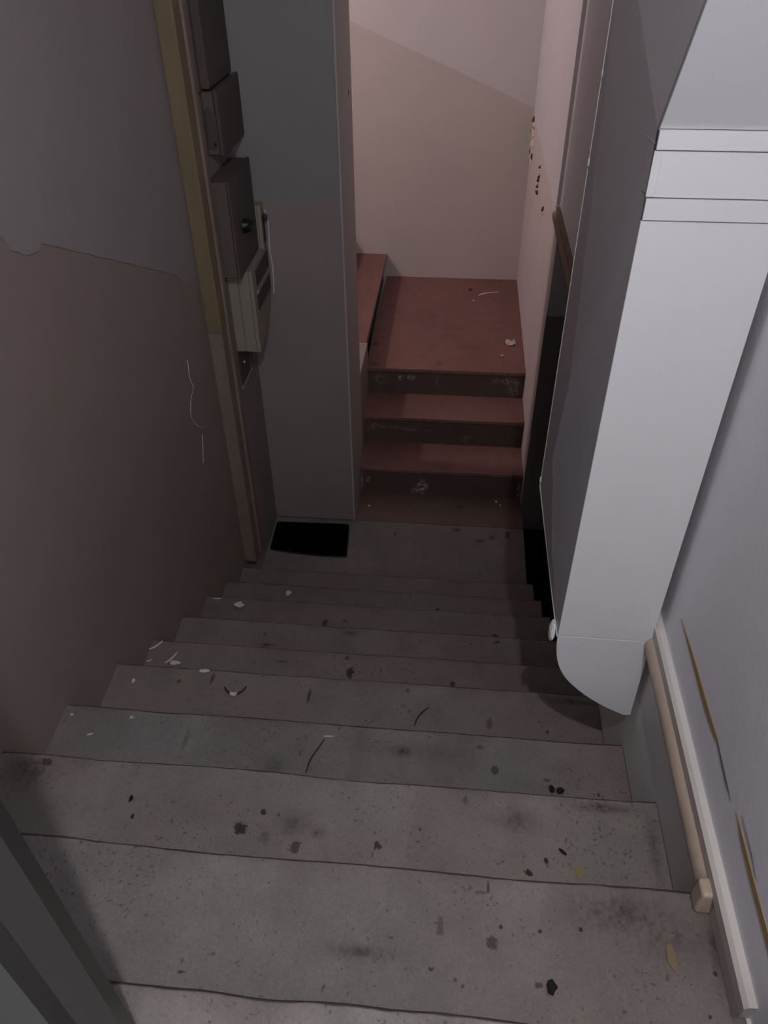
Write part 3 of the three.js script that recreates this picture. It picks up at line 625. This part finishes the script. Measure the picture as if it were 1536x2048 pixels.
sliver('paint_sliver', t5, [[-0.863, -1.544], [-0.85, -1.563], [-0.836, -1.590]], 0.008, M.flake, 'longer straight sliver of the crossed white pair near the left wall', 'paint sliver', PS);
chip('paint_flake', -0.831, t5, -1.547, 0.019, 0.008, M.flake, 'broad white flake crossing the end of the straight sliver', 'paint flake', PF, 0.005);
sliver('paint_sliver', t5, [[-0.925, -1.546], [-0.909, -1.556]], 0.006, M.flake, 'short white sliver left of the crossed pair, touching the left wall', 'paint sliver', PS, 0.001);
chip('paint_flake', -0.664, t4, -1.390, 0.015, 0.006, M.flake, 'pale flake on a nosing to the right of the crossed slivers', 'paint flake', PF);
sliver('paint_sliver', t7, [[-0.925, -2.165], [-0.905, -2.167], [-0.888, -2.170]], 0.007, M.flake, 'flat white sliver on a nosing beside the left wall, farthest of the slivers', 'paint sliver', PS, 0.001);
chip('paint_flake', -0.806, t7, -2.137, 0.018, 0.014, M.flake, 'greyish white chip on the dim tread by the left wall', 'paint flake', PF, 0.006);
chip('paint_flake', -0.665, t8, -2.386, 0.012, 0.016, M.flake, 'rounded white chip farthest down the dim grey treads', 'paint flake', PF, 0.006);
chip('paint_flake', -0.854, t4, -1.334, 0.004, 0.007, M.flake, 'tiny white speck below the crossed slivers, standing upright', 'paint flake', PF, 0.006);
chip('paint_flake', -0.89, t3, -1.093, 0.005, 0.003, M.flake, 'tiny white speck nearest the left wall on the wide tread', 'paint flake', PF);
sliver('paint_sliver', t3, [[-0.831, -1.040], [-0.818, -1.046]], 0.005, M.flake, 'minute white sliver on the wide tread above the dark torn corner', 'paint sliver', PS, 0.001);
chip('paint_flake', -0.739, t3, -1.097, 0.004, 0.004, M.flake, 'tiny round white speck alone in the left part of a near tread', 'paint flake', PF, 0.004);
sliver('paint_sliver', t3, [[-0.258, -1.086], [-0.246, -1.088], [-0.233, -1.088]], 0.003, M.flake, 'thin white sliver at the top end of the straight dark twig', 'paint sliver', PS, 0.001);
chip('paint_flake', -0.560, t4, -1.316, 0.012, 0.006, M.flake, 'white flake lying on the curled dark leaf scrap', 'paint flake', PF, 0.005);
sliver('leaf_scrap', t4, [[-0.59, -1.335], [-0.575, -1.320], [-0.553, -1.319], [-0.54, -1.326], [-0.528, -1.343]], 0.009, M.twig, 'curled dark leaf scrap under a white flake on a middle tread', 'leaf', 'dark plant scraps on the stairs', 0.006);
sliver('twig', t3, [[-0.285, -0.985], [-0.28, -1.020], [-0.268, -1.05], [-0.255, -1.08]], 0.0042, M.twig, 'straight thin dark twig pointing up and right on a near tread', 'twig', 'twigs on the stairs', 0);
sliver('twig', t4, [[-0.048, -1.256], [-0.04, -1.283], [-0.028, -1.303], [-0.011, -1.321]], 0.0045, M.twig, 'curved thin dark twig bending to the right on a middle tread', 'twig', 'twigs on the stairs', 0);
sliver('dark_crumb', TY[2] + 0.001, [[0.253, -0.762], [0.259, -0.757], [0.266, -0.751]], 0.007, M.crumb, 'long black crumb lying slantwise near the yellow patch', 'crumb', 'black crumbs on the stairs', 0);
chip('dark_crumb', 0.277, t3, -0.990, 0.006, 0.009, M.crumb, 'left one of two black lumps side by side on a nosing near the duct', 'crumb', 'black crumbs on the stairs', 0.008);
chip('dark_crumb', 0.296, t3, -0.988, 0.008, 0.007, M.crumb, 'right one of two black lumps side by side on a nosing near the duct', 'crumb', 'black crumbs on the stairs', 0.008);
chip('dark_crumb', 0.194, TY[1] + 0.001, -0.456, 0.007, 0.009, M.crumb, 'ragged black crumb on the nearest tread toward the bottom of the photo', 'crumb', 'black crumbs on the stairs', 0.007);
chip('dark_crumb', -0.594, TY[2] + 0.001, -0.79, 0.004, 0.007, M.crumb, 'oval black crumb on the left side of the near tread', 'crumb', 'black crumbs on the stairs', 0.005);
chip('tape_scrap', 0.287, TY[2] + 0.0005, -0.721, 0.008, 0.011, M.tape, 'small square yellow scrap stuck on the second tread', 'scrap', 'scraps stuck on the treads', 0.0012);
chip('tape_scrap', 0.378, TY[1] + 0.0005, -0.515, 0.008, 0.018, M.tapeTan, 'longer tan scrap stuck on the nearest tread by the right wall', 'scrap', 'scraps stuck on the treads', 0.0012);
const l3 = LY[2] + 0.001, l0 = 0.001;
sliver('paint_sliver', l3, [[0.164, -5.155], [0.185, -5.19], [0.23, -5.215], [0.307, -5.232]], 0.016, M.flake, 'long curved white sliver on the red-brown landing by the back wall', 'paint sliver', PS, 0.004);
{
  const g = new THREE.PlaneGeometry(0.058, 0.05, 8, 8); g.rotateX(-Math.PI / 2);
  const p = g.attributes.position; for (let i = 0; i < p.count; i++) p.setXYZ(i, p.getX(i) + 0.008 * (hash(i, 3) - 0.5), 0.004 + 0.02 * Math.pow(hash(i, 8), 1.5), p.getZ(i) + 0.008 * (hash(i, 5) - 0.5));
  g.computeVertexNormals(); const t = toCreasedNormals(g, 0.1);
  const m = mesh('paper_scrap', t, M.paper); m.position.set(0.362, l3 - 0.002, -4.465); tag(m, 'small crumpled paper scrap on the red-brown landing by the right wall', 'paper');
}
chip('paint_flake', 0.13, l3, -5.071, 0.008, 0.009, M.flake, 'white speck just below the long curved sliver on the landing', 'paint flake', PF, 0.006);
chip('paint_flake', 0.305, l3, -4.301, 0.008, 0.007, M.flake, 'white speck near the landing edge below the crumpled paper', 'paint flake', PF, 0.006);
chip('paint_flake', 0.301, l0, -3.545, 0.007, 0.008, M.flake, 'brighter of two white specks at the foot of the red-brown flight', 'paint flake', PF, 0.006);
chip('paint_flake', 0.323, l0, -3.515, 0.005, 0.006, M.flake, 'fainter of two white specks at the foot of the red-brown flight', 'paint flake', PF, 0.005);
chip('paint_flake', -0.427, l0, -3.45, 0.007, 0.007, M.flake, 'single white speck at the foot of the grey pier corner', 'paint flake', PF, 0.005);

renderer.render(scene, camera);
